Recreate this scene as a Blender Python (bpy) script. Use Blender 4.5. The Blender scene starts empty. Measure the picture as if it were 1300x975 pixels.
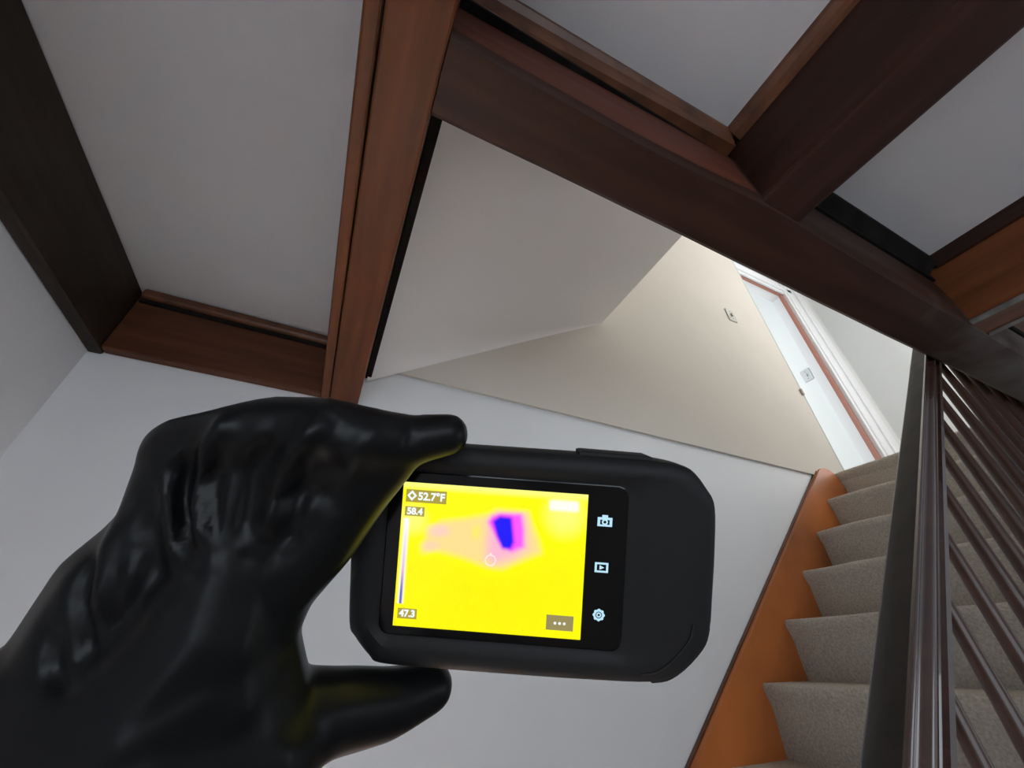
import bpy, bmesh, math, random
from mathutils import Vector, Matrix
from mathutils.geometry import interpolate_bezier
random.seed(4)
C = bpy.context.scene.collection
scn = bpy.context.scene

# ---------------------------------------------------------------- camera, world, light, exposure
H = 1.552                       # height of the lens above the lower floor; X runs with the stairs, Y towards the stair wall
cam_d = bpy.data.cameras.new('camera')
cam = bpy.data.objects.new('camera', cam_d); C.objects.link(cam)
cam_d.sensor_fit = 'HORIZONTAL'; cam_d.sensor_width = 36.0
cam_d.lens = 36.0 * 489.857 / 1300.0
cam_d.clip_start = 0.005; cam_d.clip_end = 60
rx = Vector((0.908253, -0.418364, -0.006884)).normalized()
rz = Vector((0.344903, 0.739255, 0.578398)).normalized()
ry = rz.cross(rx).normalized()
rx = ry.cross(rz).normalized()
cam.matrix_world = Matrix(((rx.x, -ry.x, -rz.x, 0), (rx.y, -ry.y, -rz.y, 0), (rx.z, -ry.z, -rz.z, H), (0, 0, 0, 1)))
scn.camera = cam

w = bpy.data.worlds.new('world'); scn.world = w; w.use_nodes = True
w.node_tree.nodes['Background'].inputs[0].default_value = (0.75, 0.85, 1.0, 1)
w.node_tree.nodes['Background'].inputs[1].default_value = 1.0

def area(name, loc, direction, sx, sy, power, col):
    l = bpy.data.lights.new(name, 'AREA'); l.shape = 'RECTANGLE'; l.size = sx; l.size_y = sy
    l.energy = power; l.color = col
    o = bpy.data.objects.new(name, l); C.objects.link(o); o.location = loc
    o.rotation_euler = Vector(direction).to_track_quat('-Z', 'Y').to_euler()
    return o
area('rail_highlight_fill', (3.16, -1.45, 1.15), (-1, 0.15, 0), 1.2, 1.1, 6, (0.84, 0.92, 1.0))  # unseen lamp added to put a highlight on the handrail
# daylight through the windows of the lower room, of the upper landing and of the room behind the door, with added fill lamps among them
area('daylight_lower_window', (0.1, -2.50, 1.45), (0, 1, 0.0), 1.5, 1.3, 10, (0.88, 0.94, 1.0))
area('daylight_side_window', (-0.60, -1.45, 1.35), (1, 0, 0), 0.9, 1.1, 10, (0.78, 0.90, 1.0))
area('daylight_landing_window', (2.7, -0.52, H + 2.3), (0, 1, -0.05), 1.5, 1.2, 8, (0.86, 0.96, 1.0))
area('stairwell_bounce_fill', (3.2, .0, H + 3.5), (-0.80, 0.05, -0.72), 1.1, 1.0, 13, (0.98, 0.99, 1.0))  # added lamp down the stairwell, for bounce up to the ceiling bays
area('soffit_fill', (4.03, -.15, H + 1.75), (-1, 0.1, 0), 0.7, 1.2, 21, (0.98, 0.98, 1.0))  # added lamp out of view, lifts the sloping ceiling
area('daylight_door_room', (2.1, 2.95, H + 2.1), (0.75, -0.65, -0.05), 1.4, 1.4, 32, (0.88, 0.95, 1.0))

bounce_beam = area('ceiling_bounce_fill', (-0.05, -2.45, 1.55), (-0.10, 3.60, -1.25), 0.9, 0.6, 34, (0.97, 0.97, 1.0))  # narrow beam added low on the back wall to bounce light upwards
bounce_beam.data.spread = math.radians(9)

scn.view_settings.view_transform = 'Standard'
scn.view_settings.look = 'None'
scn.view_settings.exposure = 0.45
scn.view_settings.gamma = 1.0
scn.view_settings.use_curve_mapping = False

# ---------------------------------------------------------------- helpers
def mat(name, base, rough=0.6, noise=None, bump=0.0, bscale=200.0, spec=0.5, emit=None, estr=0.0, coat=0.0):
    m = bpy.data.materials.new(name); m.use_nodes = True
    nt = m.node_tree; b = nt.nodes['Principled BSDF']
    b.inputs['Base Color'].default_value = (*base, 1); b.inputs['Roughness'].default_value = rough
    b.inputs['Specular IOR Level'].default_value = spec
    b.inputs['Coat Weight'].default_value = coat
    if emit:
        b.inputs['Emission Color'].default_value = (*emit, 1); b.inputs['Emission Strength'].default_value = estr
    tc = nt.nodes.new('ShaderNodeTexCoord')
    if noise:
        sc, amt, stretch = noise
        mp = nt.nodes.new('ShaderNodeMapping'); mp.inputs['Scale'].default_value = stretch
        nt.links.new(tc.outputs['Object'], mp.inputs[0])
        n = nt.nodes.new('ShaderNodeTexNoise'); n.inputs['Scale'].default_value = sc; n.inputs['Detail'].default_value = 6
        nt.links.new(mp.outputs[0], n.inputs['Vector'])
        r = nt.nodes.new('ShaderNodeValToRGB')
        r.color_ramp.elements[0].position = 0.3; r.color_ramp.elements[1].position = 0.7
        r.color_ramp.elements[0].color = (*[c * (1 - amt) for c in base], 1)
        r.color_ramp.elements[1].color = (*[min(1, c * (1 + amt)) for c in base], 1)
        nt.links.new(n.outputs['Fac'], r.inputs[0]); nt.links.new(r.outputs[0], b.inputs['Base Color'])
    if bump:
        n2 = nt.nodes.new('ShaderNodeTexNoise'); n2.inputs['Scale'].default_value = bscale; n2.inputs['Detail'].default_value = 4
        nt.links.new(tc.outputs['Object'], n2.inputs['Vector'])
        bp = nt.nodes.new('ShaderNodeBump'); bp.inputs['Strength'].default_value = bump; bp.inputs['Distance'].default_value = 0.002
        nt.links.new(n2.outputs['Fac'], bp.inputs['Height']); nt.links.new(bp.outputs[0], b.inputs['Normal'])
    return m

AX = (2.0, 26, 26); AY = (26, 2.0, 26); AZ = (26, 26, 2.0)
M = {
    'plaster': mat('wall_plaster', (0.80, 0.805, 0.815), 0.9, (2.0, 0.03, (1, 1, 1)), 0.15, 60),
    'upper_plaster': mat('upper_wall_plaster', (0.66, 0.61, 0.54), 0.9, (2.0, 0.03, (1, 1, 1)), 0.12, 60),
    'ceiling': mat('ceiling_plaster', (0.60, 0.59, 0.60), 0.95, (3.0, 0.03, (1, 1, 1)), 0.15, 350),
    'cool_plaster': mat('landing_wall_paint', (0.76, 0.77, 0.77), 0.9, (2.0, 0.02, (1, 1, 1)), 0.1, 60),
    'soffit': mat('sloped_ceiling_plaster', (0.84, 0.81, 0.79), 0.95, (2.0, 0.02, (1, 1, 1)), 0.2, 200),
    'white_trim': mat('white_gloss_paint', (0.80, 0.81, 0.83), 0.35),
    'white_wall': mat('bright_white_paint', (0.85, 0.87, 0.87), 0.8),
    'plate': mat('ivory_plastic', (0.46, 0.44, 0.38), 0.35),
    'plate_white': mat('white_plastic', (0.62, 0.64, 0.66), 0.4),
    'beam_x': mat('dark_beam_wood_x', (0.034, 0.013, 0.0075), 0.55, (1.2, 0.4, AX), 0.35, 40, 0.22),
    'beam_y': mat('dark_beam_wood_y', (0.029, 0.010, 0.006), 0.55, (1.2, 0.4, AY), 0.35, 40, 0.22),
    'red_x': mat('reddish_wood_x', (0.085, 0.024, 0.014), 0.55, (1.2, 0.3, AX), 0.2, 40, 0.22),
    'orange_y': mat('warm_beam_wood_y', (0.120, 0.038, 0.012), 0.5, (1.2, 0.35, AY), 0.35, 40, 0.22),
    'orange_x': mat('warm_wood_x', (0.085, 0.030, 0.013), 0.5, (1.2, 0.35, AX), 0.3, 40, 0.22),
    'moulding': mat('moulding_wood', (0.105, 0.036, 0.014), 0.45, (2.0, 0.4, (10, 10, 10)), 0.2, 60),
    'stringer': mat('orange_stringer_wood', (0.44, 0.130, 0.030), 0.4, (1.5, 0.38, (1.5, 8, 1.5)), 0.05, 60),
    'black_wood': mat('black_wood_and_gap_shade', (0.012, 0.010, 0.009), 0.8, (3.0, 0.4, (6, 6, 6)), 0, 60, 0.08),
    'lit_edge': mat('lit_edge_grey', (0.14, 0.125, 0.115), 0.6, (2.0, 0.4, (6, 12, 12)), 0.3, 60),
    'rail': mat('varnished_rail_wood', (0.050, 0.020, 0.015), 0.22, (1.6, 0.4, AX), 0.0, 80, 0.7, coat=0.5),
    'rail_top': mat('dull_rail_top', (0.030, 0.024, 0.020), 0.62, (2, 0.3, (8, 8, 8)), 0.1, 80, 0.25),  # greyer and rougher than the moulded side
    'left_beam': mat('near_black_beam', (0.022, 0.014, 0.009), 0.6, (1.2, 0.4, AY), 0.3, 40, 0.3),
    'baluster': mat('varnished_baluster_wood', (0.050, 0.022, 0.014), 0.35, (1.6, 0.4, AZ), 0.08, 80, 0.45, coat=0.1),
    'carpet': mat('beige_carpet', (0.46, 0.41, 0.345), 1.0, (160, 0.22, (1, 1, 1)), 1.0, 500, 0.1),
    'floor': mat('floor_carpet', (0.27, 0.245, 0.22), 1.0, (120, 0.2, (1, 1, 1)), 0.6, 400, 0.1),
    'rubber': mat('black_rubber', (0.0105, 0.0105, 0.011), 0.6, None, 0.05, 1500, 0.25),
    'rubber_dark': mat('darker_rubber', (0.006, 0.006, 0.006), 0.7),
    'glass': mat('black_glass', (0.002, 0.002, 0.0025), 0.12, spec=0.35),
    'glove': mat('black_nitrile', (0.0045, 0.0048, 0.0055), 0.36, None, 0.0, 900, 0.19),
    'icon': mat('icon_glow', (0, 0, 0), 0.5, emit=(0.50, 0.80, 0.95), estr=.73),
    'text': mat('text_glow', (0, 0, 0), 0.5, emit=(0.92, 1.0, 0.98), estr=.73),
    'tag': mat('readout_box_glow', (0, 0, 0), 0.5, emit=(0.42, 0.34, 0.05), estr=.73),
    'tag_grey': mat('menu_box_glow', (0, 0, 0), 0.5, emit=(0.32, 0.27, 0.10), estr=.73),
    'ring': mat('ring_glow', (0, 0, 0), 0.5, emit=(1.0, 0.85, 0.85), estr=.73),
}

# grey dust lying on the header beam beyond the railing
nt_ = M['beam_x'].node_tree; b_ = nt_.nodes['Principled BSDF']
src = b_.inputs['Base Color'].links[0].from_socket
tc2 = nt_.nodes.new('ShaderNodeTexCoord'); sx = nt_.nodes.new('ShaderNodeSeparateXYZ'); nt_.links.new(tc2.outputs['Object'], sx.inputs[0])
n3 = nt_.nodes.new('ShaderNodeTexNoise'); n3.inputs['Scale'].default_value = 9; nt_.links.new(tc2.outputs['Object'], n3.inputs['Vector'])
ad = nt_.nodes.new('ShaderNodeMath'); ad.operation = 'ADD'; nt_.links.new(sx.outputs['X'], ad.inputs[0]); nt_.links.new(n3.outputs['Fac'], ad.inputs[1])
mr = nt_.nodes.new('ShaderNodeMapRange'); mr.inputs['From Min'].default_value = .80; mr.inputs['From Max'].default_value = 1.25; mr.inputs['To Max'].default_value = .85
nt_.links.new(ad.outputs[0], mr.inputs['Value'])
mx = nt_.nodes.new('ShaderNodeMix'); mx.data_type = 'RGBA'; mx.inputs[7].default_value = (0.11, 0.095, 0.08, 1)
nt_.links.new(mr.outputs[0], mx.inputs[0]); nt_.links.new(src, mx.inputs[6]); nt_.links.new(mx.outputs[2], b_.inputs['Base Color'])

def link(name, me, m, parent=None):
    me.name = name
    if m: me.materials.append(m)
    o = bpy.data.objects.new(name, me); C.objects.link(o)
    if parent: o.parent = parent
    return o

def tag(o, label, cat, group=None):
    o['label'] = label; o['category'] = cat
    if group: o['group'] = group
    return o

def thing(name, label, cat, loc=(0, 0, 0), group=None):
    return tag(link(name, None, None) if False else _empty(name, loc), label, cat, group)

def _empty(name, loc=(0, 0, 0), parent=None):
    o = bpy.data.objects.new(name, None); C.objects.link(o); o.location = loc; o.empty_display_size = 0.05
    if parent: o.parent = parent
    return o

def struct(o):
    o['kind'] = 'structure'; return o

class B:
    """collects shapes in world coordinates; build() shifts them to an origin and links one mesh"""
    def __init__(s): s.bm = bmesh.new()
    def box(s, a, b, bev=0.0, seg=1):
        r = bmesh.ops.create_cube(s.bm, size=1)
        vs = r['verts']
        for v in vs:
            v.co = Vector([a[i] + (v.co[i] + .5) * (b[i] - a[i]) for i in range(3)])
        if bev:
            es = list({e for v in vs for e in v.link_edges})
            bmesh.ops.bevel(s.bm, geom=es, offset=bev, segments=seg, profile=0.5, affect='EDGES')
        return s
    def prism(s, pts, axis, a, b):
        """pts 2-D outline in the two other axes (in order), extruded along axis from a to b"""
        def P(p, t):
            if axis == 0: return (t, p[0], p[1])
            if axis == 1: return (p[0], t, p[1])
            return (p[0], p[1], t)
        A = [s.bm.verts.new(P(p, a)) for p in pts]; Bv = [s.bm.verts.new(P(p, b)) for p in pts]
        n = len(pts)
        s.bm.faces.new(A); s.bm.faces.new(Bv[::-1])
        for i in range(n): s.bm.faces.new((A[i], Bv[i], Bv[(i + 1) % n], A[(i + 1) % n]))
        return s
    def loops(s, loops, cap0=True, cap1=True, closed=True):
        L = [[s.bm.verts.new(p) for p in l] for l in loops]
        n = len(L[0])
        for a, b in zip(L, L[1:]):
            for i in range(n if closed else n - 1):
                s.bm.faces.new((a[i], a[(i + 1) % n], b[(i + 1) % n], b[i]))
        if cap0: s.bm.faces.new(L[0][::-1])
        if cap1: s.bm.faces.new(L[-1])
        return s
    def build(s, name, m, parent=None, origin=(0, 0, 0), smooth=False):
        bmesh.ops.recalc_face_normals(s.bm, faces=s.bm.faces)
        me = bpy.data.meshes.new(name); s.bm.to_mesh(me); s.bm.free()
        me.transform(Matrix.Translation(-Vector(origin)))
        if smooth:
            me.shade_smooth()
        o = link(name, me, m, parent)
        if smooth:
            me.set_sharp_from_angle(angle=math.radians(40))
        if not parent: o.location = origin
        return o

# ---------------------------------------------------------------- structure: lower room
XW, YW = -0.672, 1.15            # left wall and stair wall faces
CEI = H + 0.86                   # ceiling plaster
BOT = H + 0.65                   # underside of the beams
TOPF = H + 0.849                 # upper floor (13 risers of 0.1847)
HF = 0.262                       # far face of the header beam = near side of the stair opening

struct(B().box((XW - .1, -2.62, -.1), (4.15, YW + .12, 0)).build('floor', M['floor']))
struct(B().box((XW - .12, -2.62, 0), (XW, YW + .12, CEI + .2)).build('wall_left', M['plaster']))
struct(B().box((XW, YW, 0), (4.15, YW + .12, H + .812)).build('wall_back', M['plaster']))
struct(B().box((3.2, -2.62, 0), (3.32, HF, CEI + .1)).build('wall_right', M['plaster']))
wf = B()
wf.box((XW, -2.66, 0), (-.66, -2.54, CEI)); wf.box((.86, -2.66, 0), (3.2, -2.54, CEI))
wf.box((-.66, -2.66, 0), (.86, -2.54, .78)); wf.box((-.66, -2.66, 2.12), (.86, -2.54, CEI))
struct(wf.build('wall_front', M['plaster']))
win = struct(_empty('window_1', (0.1, -2.6, .78)))
wb = B()
for a, b in (((-.66, -2.64, .78), (-.60, -2.58, 2.12)), ((.80, -2.64, .78), (.86, -2.58, 2.12)), ((-.60, -2.64, .78), (.80, -2.58, .84)), ((-.60, -2.64, 2.06), (.80, -2.58, 2.12)), ((.07, -2.64, .84), (.13, -2.58, 2.06))):
    wb.box(a, b)
fr = wb.build('window_frame', M['white_trim'], win, (0.1, -2.6, .78))
# ceiling plaster, with the opening over the stairs left out
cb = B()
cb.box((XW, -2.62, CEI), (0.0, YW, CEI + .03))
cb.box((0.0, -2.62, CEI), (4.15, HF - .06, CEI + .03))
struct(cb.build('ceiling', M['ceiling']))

# upper level
UC = H + 3.55
struct(B().box((XW, YW - .012, H + .812), (2.69, 1.34, UC)).build('wall_upper_left', M['upper_plaster']))
struct(B().box((2.69, 1.24, TOPF + 2.26), (4.17, 1.34, UC)).box((3.875, 1.24, TOPF), (4.17, 1.34, TOPF + 2.26)).box((2.69, 1.245, TOPF - .2), (4.17, 1.34, TOPF)).build('wall_upper_back', M['cool_plaster']))
struct(B().box((4.05, -.6, TOPF), (4.17, 1.24, UC)).build('wall_upper_right', M['cool_plaster']))
struct(B().box((0.0, -.72, CEI + .08), (4.17, -.6, UC)).build('wall_upper_front', M['upper_plaster']))
struct(B().box((-.1, -.72, UC), (4.17, 3.3, UC + .1)).build('ceiling', M['soffit']))
struct(B().box((2.575, HF, H + .66), (4.05, 1.24, TOPF)).build('floor', M['carpet']))
struct(B().box((0.0, -.6, CEI + .03), (4.05, HF - .06, CEI + .10)).build('floor', M['floor']))
# room behind the door
rb = B()
rb.box((3.62, 1.34, TOPF), (3.74, 3.2, UC)); rb.box((1.2, 3.2, TOPF), (3.74, 3.3, UC)); rb.box((1.1, 1.34, TOPF), (1.2, 3.3, UC))
struct(rb.build('wall_far', M['white_wall']))
struct(B().box((1.1, 1.24, TOPF - .1), (3.74, 3.3, TOPF - .002)).build('floor', M['carpet']))

# sloping ceiling over the lower flight, coved softly into the stair wall
sb = B()
NS = 14
prof_rows = []
for k in range(NS + 1):
    t = k / NS
    X = .001 + t * (1.056 - .001); Z = H + .843 + (X - .021) * .572
    r = 0.15 * (1 - t) ** 1.2 + 0.004
    Y1 = YW - .012
    row = [(X, HF, Z)]
    row.append((X, Y1 - r, Z))
    for j in range(1, 9):
        a = j / 8 * math.pi / 2
        row.append((X, Y1 - r + r * math.sin(a), Z - r * .55 * (1 - math.cos(a))))
    row += [(X, Y1 + .01, Z + .08), (X, HF, Z + .08)]
    prof_rows.append(row)
sb.loops(prof_rows)
struct(sb.build('ceiling', M['soffit'], smooth=True))
struct(B().box((0.0, HF - .06, CEI + .10), (1.054, HF - .002, UC)).box((1.0, HF, H + 1.47), (1.054, YW - .013, UC)).build('wall_upper_left', M['upper_plaster']))

# trims: end of the stair wall, door casing
struct(B().box((2.69, YW - .014, TOPF), (2.705, 1.30, UC), .003).build('trim_1', mat('sage_white_paint', (0.52, 0.58, 0.54), .5)))
d1 = struct(_empty('door_1', (3.1, 1.24, TOPF)))
oo = (3.1, 1.24, TOPF)
B().box((3.575, 1.222, TOPF), (3.61, 1.252, TOPF + 2.30), .004).box((3.625, 1.215, TOPF), (3.70, 1.245, TOPF + 2.30), .006).box((3.61, 1.232, TOPF), (3.90, 1.246, TOPF + 2.30)).box((3.78, 1.212, TOPF), (3.885, 1.245, TOPF + 2.30), .01).build('door_casing', M['white_trim'], d1, oo)
B().box((2.70, 1.232, TOPF + 2.085), (3.61, 1.246, TOPF + 2.30)).box((2.70, 1.215, TOPF + 2.12), (3.70, 1.245, TOPF + 2.17), .005).box((2.70, 1.205, TOPF + 2.24), (3.885, 1.246, TOPF + 2.30), .006).build('door_head', M['white_trim'], d1, oo)
dj = B().box((3.535, 1.250, TOPF), (3.575, 1.275, TOPF + 2.09), .002).box((2.70, 1.250, TOPF + 2.078), (3.575, 1.275, TOPF + 2.09), .002)
dj.build('door_stop', mat('red_brown_stop', (0.36, 0.15, 0.11), .5), d1, oo)['label'] = 'red-brown wooden door stop'
B().box((3.575, 1.25, TOPF), (3.61, 1.36, TOPF + 2.1)).box((2.70, 1.25, TOPF + 2.09), (3.61, 1.36, TOPF + 2.12)).build('door_jamb', M['white_trim'], d1, oo)

# switches
def switch(name, label, c, u, v, nrm, hu, hv, m1):
    """plate with screws and toggle; u, v in-plane unit vectors, nrm outwards"""
    t = thing(name, label, 'switch', c)
    u, v, nrm = Vector(u), Vector(v), Vector(nrm)
    def slab(nm, cu, cv, a, b, d0, d1, m, par):
        bb = B().box((-a, -b, d0), (a, b, d1), min(a, b) * .12)
        me_o = bb.build(nm, m, par)
        me_o.data.transform(Matrix((( *[u.x, v.x, nrm.x], cu * u.x + cv * v.x), (u.y, v.y, nrm.y, cu * u.y + cv * v.y), (u.z, v.z, nrm.z, cu * u.z + cv * v.z), (0, 0, 0, 1))))
        return me_o
    p = slab('plate', 0, 0, hu, hv, 0, .007, m1, t)
    slab('toggle', 0, 0, .006, .013, .007, .018, m1, t)
    for s in (-1, 1): slab('screw', 0, s * hv * .62, .003, .003, .007, .0082, M['rubber'], t)
    return t
switch('light_switch', 'ivory light switch plate on the cream wall of the stairwell', (2.275, YW - .012, H + 2.0), (1, 0, 0), (0, 0, 1), (0, -1, 0), .042, .060, M['plate'])
switch('light_switch', 'white switch plate on the bright wall inside the doorway', (3.62, 1.425, H + 2.07), (0, 1, 0), (0, 0, 1), (-1, 0, 0), .040, .060, M['plate_white'])
tc_ = tag(B().box((2.672, YW - .026, H + 1.42), (2.689, YW - .012, H + 1.47), .003).build('door_bumper', M['plate'], None, (2.68, YW - .012, H + 1.44)), 'small pale bumper on the end edge of the cream stairwell wall', 'bumper')

# ---------------------------------------------------------------- beams
def strip(name, pts, axis, a, b, m, parent, origin, label=None):
    o = B().prism(pts, axis, a, b).build(name, m, parent, origin)
    if label: o['label'] = label
    return o
# left wall beam
t = thing('wall_beam', 'dark brown beam running along the left wall under the ceiling', 'beam', (XW, -.6, BOT))
og = (XW, -.6, BOT)
B().box((XW, -2.54, BOT), (-.640, YW, CEI), .004).build('timber', M['left_beam'], t, og)
# back wall beam, left bay
t = thing('wall_beam', 'brown beam on the back wall between left wall and orange joist', 'beam', (-.38, YW, BOT))
og = (-.38, YW, BOT)
B().box((-.640, 1.118, BOT + .006), (-.113, YW, CEI), .004).build('timber', M['orange_x'], t, og)
B().box((-.630, 1.094, CEI - .030), (-.113, 1.120, CEI), .008, 2).build('moulding', M['moulding'], t, og)
B().box((-.630, 1.108, CEI - .040), (-.113, 1.120, CEI - .030)).build('shadow_strip', M['black_wood'], t, og)  # black strip standing in for the shade under the moulding
# long joist beside the opening
t = thing('joist', 'orange-brown joist running to the back wall beside the stair opening', 'beam', (-.06, -.4, BOT))
og = (-.06, -.4, BOT)
B().box((-.0885, -2.54, BOT), (-.007, YW - .001, CEI - .001), .004, 2).build('timber', M['orange_y'], t, og)
B().box((-.114, -2.54, BOT + .003), (-.091, YW - .001, CEI - .001), .004, 2).build('side_board', M['orange_y'], t, og)
B().box((-.092, -2.54, BOT + .012), (-.088, YW - .01, CEI)).build('seam', M['black_wood'], t, og)
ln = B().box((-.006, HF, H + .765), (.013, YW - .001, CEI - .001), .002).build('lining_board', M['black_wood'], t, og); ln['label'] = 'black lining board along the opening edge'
# header beam, slightly waney
t = thing('header_beam', 'massive dark beam crossing the ceiling along the near side of the stair opening', 'beam', (1.0, .2, BOT))
og = (1.0, .2, BOT)
hb = B()
rows = []
X0, X1, NH = -.0065, 3.2, 64
random.seed(9)
for k in range(NH + 1):
    X = X0 + (X1 - X0) * k / NH
    wv = .0016 * math.sin(X * 7.1) + .0008 * math.sin(X * 17 + 1)
    wv2 = .0012 * math.sin(X * 5.3 + 2) + .0005 * math.sin(X * 23)
    ne = (.160 - .010 * max(0, min(1, (X - .3) / .5))) + wv - .006 * max(0, 1 - abs(X - .55) / .3)     # near lower edge
    fe = HF + .004 * max(0, .3 - X) + wv2 * .5
    nf = .163 - .018 * max(0, min(1, X / .6))
    rows.append([(X, fe - .008, BOT + .001), (X, fe, BOT + .010), (X, fe, CEI + .09), (X, nf + .02, CEI + .09), (X, nf + .012, H + .80), (X, nf, H + .795), (X, nf - .001, H + .735 + wv), (X, ne - .004, BOT + .012), (X, ne + .004, BOT + wv2 * .4), (X, .2 + wv, BOT - .002 + wv2 * .5)])
hb.loops(rows)
tim = hb.build('timber', M['beam_x'], t, og, smooth=True)
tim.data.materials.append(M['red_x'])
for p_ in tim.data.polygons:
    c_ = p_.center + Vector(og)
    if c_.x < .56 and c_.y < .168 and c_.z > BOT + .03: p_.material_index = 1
B().box((-.006, .150, H + .800), (.556, .175, CEI - .001)).box((.662, .140, H + .800), (3.2, .172, CEI - .001)).build('shadow_strip', M['black_wood'], t, og)  # shaded gap between beam and moulding, painted as a black strip
ml = B(); rows = []
for k in range(12):
    q = k / 11; X = -.005 + .550 * q; m0 = .151 - .022 * q; m1 = .130 - .012 * q
    rows.append([(X, .152, CEI), (X, m1, CEI), (X, m1 + .001, CEI - .010), (X, m1 * .45 + m0 * .55, CEI - .018), (X, m1 * .3 + m0 * .7, CEI - .034), (X, m0, CEI - .050), (X, .152, CEI - .052)])
ml.loops(rows).build('moulding', M['moulding'], t, og)
B().prism([(.150, CEI), (.113, CEI), (.113, CEI - .02), (.150, CEI - .05)], 0, .662, 1.287).build('moulding', M['black_wood'], t, og)
B().prism([(.150, CEI), (.118, CEI), (.118, CEI - .02), (.150, CEI - .03)], 0, 1.392, 3.2).build('moulding', M['moulding'], t, og)
# joists that run from the header towards the viewer
def joist(label, x0, x1, m, mouldm):
    t = thing('joist', label, 'beam', (x0, -.6, BOT))
    og = (x0, -.6, BOT)
    B().box((x0, -2.54, BOT + .004), (x1, .158, CEI - .001), .008, 2).build('timber', m, t, og)
    B().prism([(x0, CEI), (x0 - .022, CEI), (x0 - .021, CEI - .010), (x0 - .012, CEI - .018), (x0 - .008, CEI - .030), (x0, CEI - .032)], 1, -2.54, .12).build('moulding', mouldm, t, og)
    return t
joist('widest dark red-brown joist meeting the middle of the header beam', .556, .662, M['beam_y'], M['moulding'])
j4 = joist('rightmost brown joist with lower edges coloured pale as lit chamfers beside the railing top', 1.297, 1.392, M['orange_y'], M['beam_y'])
for x in (1.292, 1.386):
    e = B().box((x, -2.5, BOT - .001), (x + .012, .150, BOT + .011), .003).build('lit_chamfer_edge', M['lit_edge'], j4, (1.297, -.6, BOT)); e['label'] = 'pale strip coloured as a lit chamfer edge'  # pale colour stands in for light caught on the chamfers

# ---------------------------------------------------------------- staircase
NX, NZ, RUN, RISE = 2.561, TOPF, .2277, TOPF / 13
stair = thing('staircase', 'steep carpeted staircase climbing right along the white wall', 'staircase', (-.3, .7, 0))
og = (-.3, .7, 0)
YS0, YS1 = .275, 1.121
for i in range(13):
    x, z = NX - RUN * i, NZ - RISE * i
    zb = z - RISE
    pts = [(x + .016, zb - (.02 if i < 12 else 0)), (x + .016, z - .060), (x + .010, z - .046), (x + .003, z - .030), (x, z - .016), (x + .003, z - .006), (x + .010, z - .001), (x + .020, z)]
    xe = x + RUN + (.015 if i else 0.005)
    pts += [(xe, z), (xe, max(0, zb - (.02 if i < 12 else 0)))]
    if i == 12: pts = [(a, max(b, 0)) for a, b in pts]
    s = B()
    N = 20
    rows = []
    random.seed(100 + i)
    for k in range(N + 1):
        y = YS0 + (YS1 - YS0) * k / N
        dx = .0022 * math.sin(y * 19 + i * 2.3) + random.uniform(-.0006, .0006); dz = .0022 * math.sin(y * 13 + i)
        rows.append([(px + (dx if 0 < q < 8 else 0), y, pz + (dz if 1 < q < 7 else 0)) for q, (px, pz) in enumerate(pts)])
    s.loops(rows)
    s.build('step', M['carpet'], stair, og, smooth=True)
# wall stringer: top edge follows the flight, rounded at the head
sp = []
slope = RISE / RUN
def zt(x): return NZ - (NX - x) * slope + .118
xa = -.30
sp.append((xa, 0)); sp.append((xa, zt(xa)))
xs_end = NX - .165
sp.append((xs_end, zt(xs_end)))
for a, b in ((.03, .018), (.06, .026), (.10, .022), (.135, .006), (.155, -.02)):
    sp.append((xs_end + a, zt(xs_end) + b))
sp.append((NX + .01, NZ - .09)); sp.append((NX + .01, NZ - .30)); sp.append((.10, 0))
so = B().prism(sp, 1, 1.1212, YW - .002).build('stringer', M['stringer'], stair, og); so['label'] = 'orange varnished stringer against the white wall'
B().prism([(xa, zt(xa)), (xs_end, zt(xs_end)), (xs_end, zt(xs_end) + .006), (xa, zt(xa) + .006)], 1, 1.136, YW - .002).build('stringer_cap', M['moulding'], stair, og)
# cut stringer on the open side
cs = [(-.19, 0)]
for i in range(12, -1, -1):
    x, z = NX - RUN * i, NZ - RISE * i
    cs += [(x + .02, max(0, z - RISE) if i < 12 else 0), (x + .02, z - .004)]
cs += [(NX + .02, NZ - .36), (.13, 0)]
cs2 = cs[1:]
B().prism(cs2, 1, .263, .275).build('open_stringer', M['rail'], stair, og)

# ---------------------------------------------------------------- railing
rail = thing('stair_railing', 'dark varnished handrail with slim round balusters rising past the header beam', 'railing', (-.42, .29, 0))
og = (-.42, .29, 0)
prof = [(.2680, -.547), (.2668, -.535), (.2705, -.531), (.2712, -.523), (.2668, -.519), (.2652, -.513), (.2644, -.508), (.2650, -.503), (.2680, -.498), (.2692, -.492), (.2680, -.486), (.2650, -.482), (.2643, -.478), (.2655, -.4745), (.2690, -.4745), (.311, -.490), (.311, -.547)]
rr = []
for X in [(-.45 + 2.95 * k / 30) for k in range(31)]:
    rr.append([(X, y, H + dz + .83 * X) for y, dz in prof])
B().loops(rr).build('handrail', M['rail'], rail, og, smooth=True)
rr = []
for X in [(-.45 + 2.95 * k / 30) for k in range(31)]:
    rr.append([(X, y, H + dz + .83 * X) for y, dz in [(.2690, -.4765), (.2690, -.4745), (.271, -.4735), (.290, -.476), (.303, -.482), (.3085, -.488), (.3125, -.500), (.3125, -.520), (.311, -.520), (.311, -.490)]])
rt = B().loops(rr).build('rail_top', M['rail_top'], rail, og, smooth=True); rt['label'] = 'dull dark top of the handrail'
def tread_z(x):
    i = math.ceil((NX - x) / RUN); return NZ - RISE * i
first = None
k = 0
X = 1.560 + .1139 * 8
nb = 0
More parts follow.
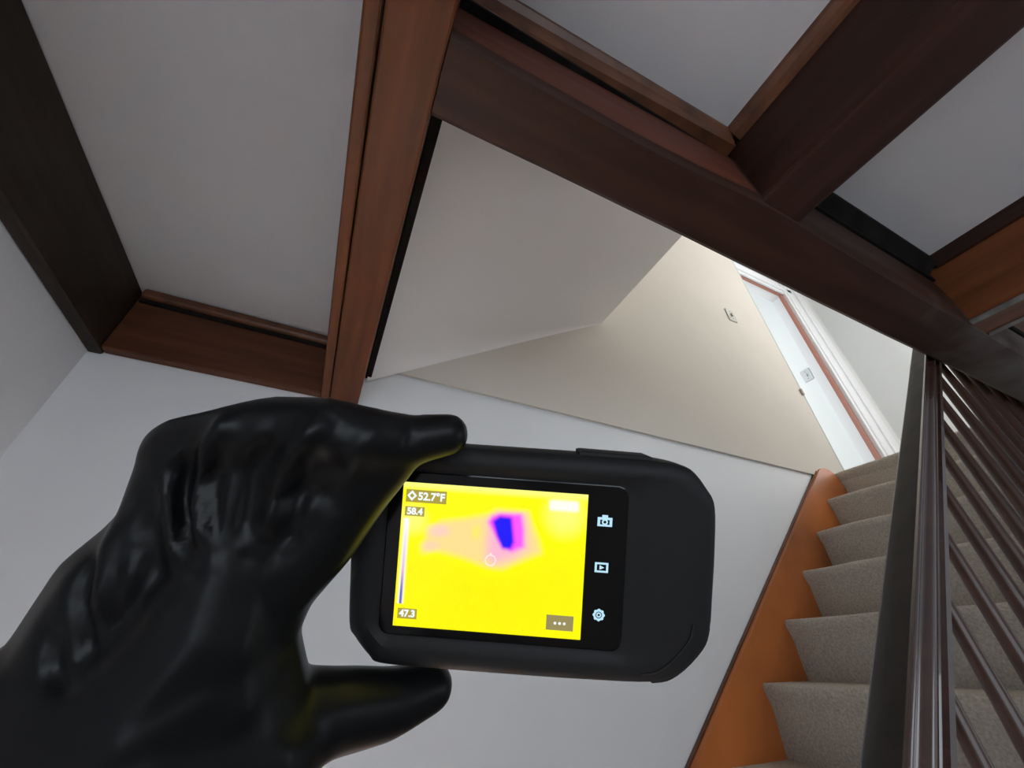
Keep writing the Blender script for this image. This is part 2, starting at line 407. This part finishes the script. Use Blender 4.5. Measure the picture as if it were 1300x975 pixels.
while X > -.36:
    zb = max(tread_z(X), 0) if X < NX else NZ
    zt_ = H - .545 + .83 * X
    Lb = zt_ - zb
    bb = B()
    rad = [(0, .0170), (.04, .0170), (.06, .0180), (.30, .0165), (.62, .0128), (.80, .0100), (.93, .0086), (1.0, .0084)]
    rows = []
    for f, r in rad:
        rows.append([(r * math.cos(a * math.pi / 5), r * math.sin(a * math.pi / 5), f * Lb + (0.83 * r * math.cos(a * math.pi / 5) if f == 1 else 0)) for a in range(10)])
    bb.loops(rows)
    o = bb.build('baluster', M['baluster'], rail, smooth=True)
    o.location = Vector((X, .2895, zb)) - Vector(og)
    X -= .1139
nb_ = B().box((-.52, .25, 0), (-.44, .33, 1.0), .008, 2).box((-.53, .24, 1.0), (-.43, .34, 1.03), .008, 2).build('newel_post', M['rail'], rail, og)
B().box((2.50, .268, TOPF), (2.56, .328, TOPF + 1.0), .006, 2).build('newel_post', M['rail'], rail, og)

# ---------------------------------------------------------------- thermal camera (millimetres in its own frame: x right, y down, z away)
DM = Matrix(((0.91553, 0.15946, 0.3693, 0.05935), (-0.39589, 0.51992, 0.75694, 0.14744), (-0.0713, -0.8392, 0.53913, H + 0.03064), (0, 0, 0, 1)))
dev = thing('thermal_camera', 'black handheld thermal imaging camera showing a yellow screen, held by the glove', 'camera')
dev.matrix_world = DM
MM = Matrix.Scale(.001, 4)
def dbuild(b, name, m, parent=dev, smooth=False, mtx=None):
    o = b.build(name, m, None, smooth=smooth)
    if mtx: o.data.transform(mtx)
    o.data.transform(MM); o.parent = parent
    return o
def catmull(P, n):
    out = []
    N = len(P)
    for i in range(N):
        p0, p1, p2, p3 = [Vector(P[(i + j - 1) % N]) for j in range(4)]
        for k in range(n):
            t = k / n
            out.append(.5 * ((2 * p1) + (-p0 + p2) * t + (2 * p0 - 5 * p1 + 4 * p2 - p3) * t * t + (-p0 + 3 * p1 - 3 * p2 + p3) * t ** 3))
    return out
OUT = [(-56, -17), (-56.2, -32), (-50, -40), (-42, -42), (-20, -41.4), (10, -41.4), (40, -41.4), (58, -41.2), (67, -40.8), (75.2, -38.8), (81.8, -31.6), (84.8, -25.5), (85.4, -9), (85.2, 8), (84.8, 20), (82.4, 28), (73.5, 38.0), (64, 41.6), (40, 42.6), (10, 43), (-20, 43), (-40, 42.6), (-44.5, 40), (-50.5, 33.5), (-53.2, 28), (-54.6, 5)]
out = catmull(OUT, 4)
CX = Vector((14.6, .5))
def ring(inset, z, pts=None):
    r = []
    for p in (pts or out):
        d = p - CX
        r.append((CX.x + d.x * (1 - inset / 70.0), CX.y + d.y * (1 - inset / 42.0), z))
    return r
def rrect(x0, y0, x1, y1, r, z, src=out, c=CX):
    """rounded rectangle sampled along the same directions as the outline"""
    res = []
    cx, cy = (x0 + x1) / 2, (y0 + y1) / 2; hx, hy = (x1 - x0) / 2, (y1 - y0) / 2
    n = len(src)
    for p in src:
        d = p - c
        dx, dy = d.x / 70 * hx, d.y / 42 * hy
        # push out on to the rounded rectangle by bisection
        def inside(s):
            X, Y = abs(dx * s), abs(dy * s)
            ex, ey = max(X - (hx - r), 0), max(Y - (hy - r), 0)
            return X <= hx and Y <= hy and ex * ex + ey * ey <= r * r
        lo, hi = 0, 4
        for _ in range(30):
            mid = (lo + hi) / 2
            if inside(mid): lo = mid
            else: hi = mid
        res.append((cx + dx * lo, cy + dy * lo, z))
    return res
b = B()
b.loops([ring(9, 24), ring(5, 24), ring(1.5, 21.5), ring(.2, 17), ring(0, 12), ring(0, 3), ring(.6, 1.0), ring(2.2, -.9), ring(4.5, -1.6), ring(6.5, -1.7),
         rrect(-45, -34.5, 61, 34, 9, -1.5), rrect(-43, -32.5, 56, 32, 7, -.3), rrect(-41.5, -31.5, 51.5, 31, 5, .3)])
dbuild(b, 'body', M['rubber'], smooth=True)
b = B(); b.loops([rrect(-41, -31, 51, 30.5, 4, .5), rrect(-41, -31, 51, 30.5, 4, -.1), rrect(-40.6, -30.6, 50.6, 30.1, 3.8, -.3)])
gl = dbuild(b, 'screen_glass', M['glass']); gl['label'] = 'glossy black glass front'
b = B(); b.loops([[(31.9, -40, 3), (60.4, -40, 3), (60.4, -40, 14), (31.9, -40, 14)], [(31.9, -42.6, 3), (60.4, -42.3, 3), (60.4, -42.3, 14), (31.9, -42.6, 14)], [(33, -43.1, 4), (59, -42.8, 4), (59, -42.8, 13), (33, -43.1, 13)]])
dbuild(b, 'trigger_button', M['rubber_dark'])
# dark corner guard, lower right
g = [p for p in out if p.x > 62 and p.y > 19]
b = B(); lo = []; hi = []
gp = [(CX + (p - CX) * 1.002) for p in g]; gi = [(CX + (p - CX) * .88) for p in g]
rows = [[(o_.x, o_.y, 11), (o_.x, o_.y, 2.6), (CX.x + (o_.x - CX.x) * .985, CX.y + (o_.y - CX.y) * .985, .2), (i_.x, i_.y, -2.0), (i_.x, i_.y, 2)] for o_, i_ in zip(gp, gi)]
b.loops(rows)
dbuild(b, 'corner_guard', M['rubber_dark'])

# the live thermal picture: flat colours on the display
def seg_d(p, a, b_):
    ab = b_ - a; t = max(0, min(1, (p - a).dot(ab) / ab.length_squared)); return (p - a - ab * t).length
def sdf(p, poly):
    P = [Vector(q) for q in poly]; d = min(seg_d(p, P[i], P[(i + 1) % len(P)]) for i in range(len(P)))
    ins = False
    for i in range(len(P)):
        a, c = P[i], P[(i + 1) % len(P)]
        if (a.y > p.y) != (c.y > p.y) and p.x < (c.x - a.x) * (p.y - a.y) / (c.y - a.y) + a.x: ins = not ins
    return -d if ins else d
PINK = [(-26, -1.2), (-24.8, -7.8), (-20, -12.5), (-9, -14.5), (0, -17.0), (12.7, -17.4), (17.2, -8), (18.2, -4.2), (8.7, 0.3), (4.5, 2.6), (-1.5, 2.2), (-11.3, -0.7), (-21.2, -2.6)]
MAG = [(-1.8, -13.9), (-.6, -16.2), (3, -17.4), (10.3, -17.7), (11.5, -12), (11.8, -5.8), (7.7, -3.8), (2.6, -7.6)]
HALO = [(-2.5, -14.5), (1, -18.5), (12.5, -18.5), (14.2, -5), (9, -1), (1, 2), (-2.5, -1)]
BLUE = [(0.8, -14.2), (2.6, -15.6), (6.0, -15.4), (7.3, -7.2), (6.6, -5.4), (4.6, -5.5), (2.6, -9.2)]
def sm(d, a, b_):
    t = max(0, min(1, (d - a) / (b_ - a))); return 1 - t * t * (3 - 2 * t)
def mixc(a, b_, f): return [x + (y - x) * f for x, y in zip(a, b_)]
def thermal(x, y):
    p = Vector((x, y))
    c = [1.0, 0.93, 0.0]
    c = mixc(c, [1.0, 1.0, 0.0], sm(abs(y + 20) - 8, 0, 16) * .5)
    e = min(x + 35.5, 35.5 - x, y + 27, 27 - y)
    c = mixc(c, [1.0, 1.0, 0.28], sm(y + 27, .6, 3.4) * .8)
    c = mixc(c, [1.0, 1.0, .25], sm(math.hypot((x - 27) / 11, (y + 19) / 12), .2, 1.0) * .75)
    c = mixc(c, [1.0, .95, .25], sm(math.hypot((x + 31) / 8, (y + 13) / 8), .2, 1.0) * .7)
    c = mixc(c, [1.0, .72, .30], sm(sdf(p, PINK), -1.6, 2.4) * .95)
    c = mixc(c, [.93, .55, .68], sm(math.hypot((x + 21) / 6, (y + 9.5) / 3.2), .3, 1.1) * .55)
    c = mixc(c, [.93, .58, .62], sm(math.hypot((x + 23.5) / 5, (y + 3.4) / 2.6), .3, 1.1) * .4)
    c = mixc(c, [1.0, .85, .12], sm(math.hypot((x + 6.5) / 2.6, (y + 10) / 4), .2, 1.1) * .75)
    c = mixc(c, [.96, .42, .72], sm(sdf(p, HALO), -3.4, 2.2) * .8)
    c = mixc(c, [.98, .10, .95], sm(sdf(p, MAG), -1.2, 1.6))
    c = mixc(c, [.55, .02, .90], sm(sdf(p, BLUE), .4, 2.4) * .8)
    c = mixc(c, [.015, .010, .95], sm(sdf(p, BLUE), .0, 1.2))
    c = mixc(c, [1.0, .97, .88], sm(sdf(p, [(22, -23), (31, -23), (31, -21.2), (22, -21.2)]), .2, 1.9))
    # scale bar
    bx = -33.35 - .0 * y
    if -13.5 < y < 19:
        c = mixc(c, [1.0, 1.0, .85], sm(abs(x - bx), .75, 1.5) * .85)
        t = (y + 13.5) / 32.5
        bc = mixc([1, 1, 1], [.75, .45, .75], min(1, t / .6)) if t < .6 else mixc([.75, .45, .75], [.05, .04, .55], min(1, (t - .6) / .25))
        c = mixc(c, bc, sm(abs(x - bx), .25, .60))
    return c
NXs, NYs = 142, 108
me = bpy.data.meshes.new('display')
vs = []; cols = []
for j in range(NYs + 1):
    for i in range(NXs + 1):
        x = -35.5 + 71 * i / NXs; y = -27 + 54 * j / NYs
        vs.append((x * .001, y * .001, -.00042)); cols.append(thermal(x, y))
fs = [(j * (NXs + 1) + i, (j + 1) * (NXs + 1) + i, (j + 1) * (NXs + 1) + i + 1, j * (NXs + 1) + i + 1) for j in range(NYs) for i in range(NXs)]
me.from_pydata(vs, [], fs)
ca = me.color_attributes.new('thermal', 'FLOAT_COLOR', 'POINT')
for i, c in enumerate(cols): ca.data[i].color = (*c, 1)
sm_ = bpy.data.materials.new('display_glow'); sm_.use_nodes = True
nt = sm_.node_tree; bs = nt.nodes['Principled BSDF']; bs.inputs['Base Color'].default_value = (0, 0, 0, 1); bs.inputs['Roughness'].default_value = .25
at = nt.nodes.new('ShaderNodeAttribute'); at.attribute_name = 'thermal'
nt.links.new(at.outputs['Color'], bs.inputs['Emission Color']); bs.inputs['Emission Strength'].default_value = .755
disp = link('display', me, sm_, dev); disp['label'] = 'lit yellow thermal picture with a magenta and blue cold patch'

def flat(pts, z0, z1, name, m, parent):
    b = B(); b.loops([[(x, y, z0) for x, y in pts], [(x, y, z1) for x, y in pts]]); return dbuild(b, name, m, parent)
def rect(x0, y0, x1, y1): return [(x0, y0), (x1, y0), (x1, y1), (x0, y1)]
def text(s, size, x, y, parent, z=-.62, ex=0.0):
    cu = bpy.data.curves.new('t', 'FONT'); cu.body = s; cu.size = size; cu.align_x = 'CENTER'; cu.align_y = 'CENTER'; cu.offset = ex; cu.extrude = .03; cu.fill_mode = 'BOTH'
    o = bpy.data.objects.new('t', cu); C.objects.link(o)
    bpy.context.view_layer.update()
    me = bpy.data.meshes.new_from_object(o.evaluated_get(bpy.context.evaluated_depsgraph_get()))
    bpy.data.objects.remove(o)
    me.transform(Matrix.Translation((x, y, z)) @ Matrix.Diagonal((1, -1, -1, 1)))
    me.transform(MM)
    o = link('lettering', me, M['text'], parent); return o
def readout(nm, r, s, size, tx, ty, m='tag'):
    o = flat(rect(*r), -.50, -.55, nm, M[m], dev)
    if s: text(s, size, tx, ty, o, ex=.15)
    return o
r1 = readout('temperature_readout', (-34.2, -24.3, -18.6, -19.5), '52.7°F', 4.0, -24.4, -21.8)
flat([(-31.9, -24.0), (-30.0, -22.0), (-31.9, -20.0), (-33.8, -22.0)], -.57, -.60, 'diamond_mark', M['text'], r1)
flat([(-31.9, -22.9), (-31.0, -22.0), (-31.9, -21.1), (-32.8, -22.0)], -.61, -.63, 'diamond_centre', M['tag'], r1)
readout('upper_limit_readout', (-34.2, -17.8, -26.7, -14.3), '58.4', 3.5, -30.4, -16.0)
readout('lower_limit_readout', (-34.0, 20.3, -26.7, 24.1), '47.3', 3.5, -30.3, 22.2)
r4 = readout('menu_button', (22.3, 18.6, 32.5, 24.1), None, 0, 0, 0, 'tag_grey')
for k in range(3):
    flat([(27.4 + (k - 1) * 1.75 + .55 * math.cos(a * math.pi / 5), 21.5 + .55 * math.sin(a * math.pi / 5)) for a in range(10)], -.57, -.60, 'dot', M['text'], r4)
def annulus(cx, cy, r0, r1_, z0, z1, name, m, parent, n=28, wob=0, lob=8):
    b = B()
    def c_(r, z, w=0): return [(cx + (r + w * math.cos(lob * 2 * math.pi * a / n)) * math.cos(2 * math.pi * a / n), cy + (r + w * math.cos(lob * 2 * math.pi * a / n)) * math.sin(2 * math.pi * a / n), z) for a in range(n)]
    L = [c_(r0, z0), c_(r1_, z0, wob), c_(r1_, z1, wob), c_(r0, z1), c_(r0, z0)]
    b.loops(L, False, False); bmesh.ops.remove_doubles(b.bm, verts=b.bm.verts, dist=1e-5)
    return dbuild(b, name, m, parent)
annulus(-.2, .2, 1.75, 2.15, -.50, -.55, 'spot_marker', M['ring'], dev)
flat(rect(-.5, -2.6, .1, -2.0), -.50, -.55, 'spot_tick', M['ring'], dev)
# touch icons
z0, z1 = -.36, -.42
b = B()
for r in (rect(39.5, -18.9, 40.5, -15.5), rect(44.1, -18.9, 45.1, -15.5), rect(40.5, -18.9, 44.1, -18.0), rect(40.5, -16.2, 44.1, -15.5), rect(41.2, -19.8, 43.4, -18.9)):
    b.loops([[(x, y, z0) for x, y in r], [(x, y, z1) for x, y in r]])
ic = dbuild(b, 'camera_icon', M['icon'])
annulus(42.3, -17.15, .55, 1.15, z0, z1 - .01, 'icon_lens', M['icon'], ic)
b = B()
for r in (rect(39.4, -2.0, 40.2, 1.7), rect(43.7, -2.0, 44.5, 1.7), rect(40.2, -2.0, 43.7, -1.3), rect(40.2, 1.0, 43.7, 1.7)):
    b.loops([[(x, y, z0) for x, y in r], [(x, y, z1) for x, y in r]])
ic = dbuild(b, 'playback_icon', M['icon'])
flat([(41.2, -1.0), (43.0, -.15), (41.2, .7)], z0, z1, 'play_mark', M['icon'], ic)
ic = annulus(41.9, 17.4, 1.25, 2.15, z0, z1, 'gear_icon', M['icon'], dev, n=64, wob=.17)
annulus(41.9, 17.4, .45, .95, z0, z1, 'gear_hub', M['icon'], ic)

# ---------------------------------------------------------------- gloved hand (same frame, millimetres)
HAND_CHAINS = {
    'index': [(-96.4, -37.5, -28.7, 12.5), (-70.8, -45.9, -28.6, 11.5), (-54.4, -46.9, -26.4, 11.5), (-41.8, -45.1, -22.1, 11.0), (-30.1, -44.6, -16.8, 9.5), (-18.1, -47.1, -11.7, 8.0)],
    'side': [(-34.1, -39.3, -15.6, 8.5), (-46.6, -27.1, -16.3, 12.0), (-57.6, -11.1, -18.8, 14.0), (-70.0, 5.1, -22.3, 14.5)],
    'web': [(-70.0, 5.1, -22.3, 14.5), (-75.2, 19.7, -25.7, 16.0), (-68.4, 46.7, -24.3, 17.0)],
    'thumb': [(-73.5, 38.8, -28.8, 19.0), (-67.0, 49.5, -22.2, 18.0), (-51.5, 50.9, -11.8, 13.5), (-36.0, 56.2, 0.7, 12.0), (-20.9, 56.6, 11.0, 9.0)],
    'thenar': [(-65.3, 52.8, -28.0, 19.0), (-89.9, 42.6, -36.9, 26.0)],
    'palm1': [(-96.3, -35.0, -28.6, 12.5), (-97.2, -11.2, -27.5, 17.0), (-107.9, 4.7, -29.0, 20.5), (-114.4, 27.4, -33.0, 22.0), (-125.7, 41.0, -39.6, 24.0), (-132.4, 55.9, -55.1, 28.0), (-142.0, 80.1, -68.2, 32.0)],
    'palm2': [(-76.3, -31.9, -24.1, 14.0), (-81.0, -9.1, -25.1, 18.0), (-82.3, 15.3, -30.0, 22.0), (-92.5, 30.8, -35.5, 24.0), (-125.7, 41.0, -39.6, 24.0)],
    'palm3': [(-81.3, 29.7, -29.3, 24.0), (-92.2, 35.3, -35.3, 26.0), (-125.7, 41.0, -39.6, 24.0)],
    'fill': [(-82.0, -34.0, -25.0, 12.0), (-68.0, -34.0, -24.5, 11.5), (-56.0, -36.0, -22.0, 11.0), (-44.0, -37.0, -19.0, 10.0), (-34.0, -41.0, -16.0, 9.0)],
    'fill_low': [(-78.0, -20.0, -25.0, 13.0), (-60.0, -22.0, -21.0, 12.5)],
    'mid': [(-101.8, -22.8, -14.1, 12.0), (-95.0, -21.5, 5.1, 10.5), (-79.3, -14.8, 25.7, 9.5), (-49.4, -6.1, 35.7, 8.5), (-19.0, -1.8, 36.4, 7.5)],
    'ring': [(-105.0, -12.0, -15.7, 12.0), (-102.6, -8.1, 8.6, 10.0), (-88.3, -1.0, 31.2, 9.0), (-60.8, 9.6, 39.2, 8.5), (-31.7, 16.4, 40.0, 7.5)],
    'little': [(-111.3, -3.4, -15.4, 11.0), (-110.3, -3.8, 10.6, 9.0), (-100.5, -3.5, 38.9, 8.5), (-80.1, -0.9, 54.4, 7.5), (-54.9, 3.6, 55.0, 6.5)],
}
FOLDS = [
    ([(-79.2, -53.0), (-86.5, -40.1), (-87.5, -24.0), (-85.5, -6.9)], 2.4, 2.6),
    ([(-92.7, -42.3), (-92.9, -23.6), (-87.9, -4.4)], -2.2, 2.6),
    ([(-99.6, -33.2), (-96.5, -18.7), (-92.5, -4.1)], 1.8, 2.4),
    ([(-50.9, -52.1), (-60.5, -41.9), (-64.5, -27.9), (-67.0, -13.0)], 2.2, 2.8),
    ([(-64.6, -47.7), (-72.6, -34.3), (-73.8, -10.9)], -1.8, 3.2),
    ([(-52.4, -39.2), (-58.0, -26.0), (-59.9, -11.9)], -1.6, 2.6),
    ([(-35.1, -52.0), (-41.8, -41.0), (-45.6, -24.5)], 1.2, 3),
    ([(-44.1, -54.9), (-51.6, -45.0)], -1.0, 2),
    ([(-23.7, -53.4), (-26.2, -45.3), (-26.3, -39.7)], -0.8, 1.6),
    ([(-118.1, -10.3), (-121.1, 8.6), (-115.6, 26.8)], -1.8, 2.6),
    ([(-109.6, -22.5), (-114.9, -3.5), (-114.6, 15.1)], 1.6, 3),
    ([(-128.2, 13.7), (-126.8, 27.6), (-120.7, 38.8)], -1.5, 2.5),
    ([(-83.3, -47.6), (-84.0, -31.2), (-82.7, -10.3)], -1.4, 2),
    ([(-102.6, -23.0), (-100.2, -4.5), (-92.5, 6.6)], -1.2, 2.6),
    ([(-105.2, -8.8), (-107.3, 12.3)], 1.2, 2.5),
]
hbm = bmesh.new()
for nm, ch in HAND_CHAINS.items():
    for (x0, y0, zz0, r0), (x1, y1, zz1, r1_) in zip(ch, ch[1:]):
        a, b_ = Vector((x0, y0, zz0)), Vector((x1, y1, zz1))
        n = max(1, int((b_ - a).length / 3.0))
        for k in range(n + 1):
            t_ = k / n
            bmesh.ops.create_icosphere(hbm, subdivisions=2, radius=r0 + (r1_ - r0) * t_, matrix=Matrix.Translation(a.lerp(b_, t_)))
hme = bpy.data.meshes.new('gloved_hand'); hbm.to_mesh(hme); hbm.free()
tmp = bpy.data.objects.new('tmp', hme); C.objects.link(tmp)
rm = tmp.modifiers.new('r', 'REMESH'); rm.mode = 'VOXEL'; rm.voxel_size = 1.5; rm.adaptivity = 0
sm2 = tmp.modifiers.new('s', 'SMOOTH'); sm2.factor = .5; sm2.iterations = 14
bpy.context.view_layer.update()
ev = tmp.evaluated_get(bpy.context.evaluated_depsgraph_get())
hand_me = bpy.data.meshes.new_from_object(ev)
bpy.data.objects.remove(tmp)
CAMD = Vector((6.2, -60.4, -150.0))     # the lens as seen from the device: the side of the glove the folds are cut into faces it
nrm = [v.normal.copy() for v in hand_me.vertices]
FOLDS_ = [(P, a * 1.25, s * 1.2) for P, a, s in FOLDS]
from mathutils import noise
for v, n in zip(hand_me.vertices, nrm):
    p = v.co
    # carry the vertex onto a plane 30 mm in front of the display, where the fold lines are laid out
    tcv = (-33.0 - CAMD.z) / (p.z - CAMD.z) if p.z > CAMD.z + 20 else 1
    q = Vector((CAMD.x + (p.x - CAMD.x) * tcv, CAMD.y + (p.y - CAMD.y) * tcv))
    facing = max(0, min(1, -(p - CAMD).normalized().dot(n) * 1.6))
    d = 0
    if p.z < 6:
        for P, a, s in FOLDS_:
            dd = min(seg_d(q, Vector(P[i]), Vector(P[i + 1])) for i in range(len(P) - 1))
            if dd < s * 3:
                en = min((q - Vector(P[0])).length, (q - Vector(P[-1])).length)
                d += a * math.exp(-(dd / s) ** 2) * min(1, en / 7.5)
        d *= facing
    d += .5 * noise.noise(Vector((p.x * .06, p.y * .05, p.z * .06)))
    v.co = p + n * d
hand_me.transform(MM); hand_me.shade_smooth()
hand = link('gloved_hand', hand_me, M['glove'])
hand.matrix_world = DM
tag(hand, 'hand in a black rubber glove gripping the thermal camera from the left', 'hand')
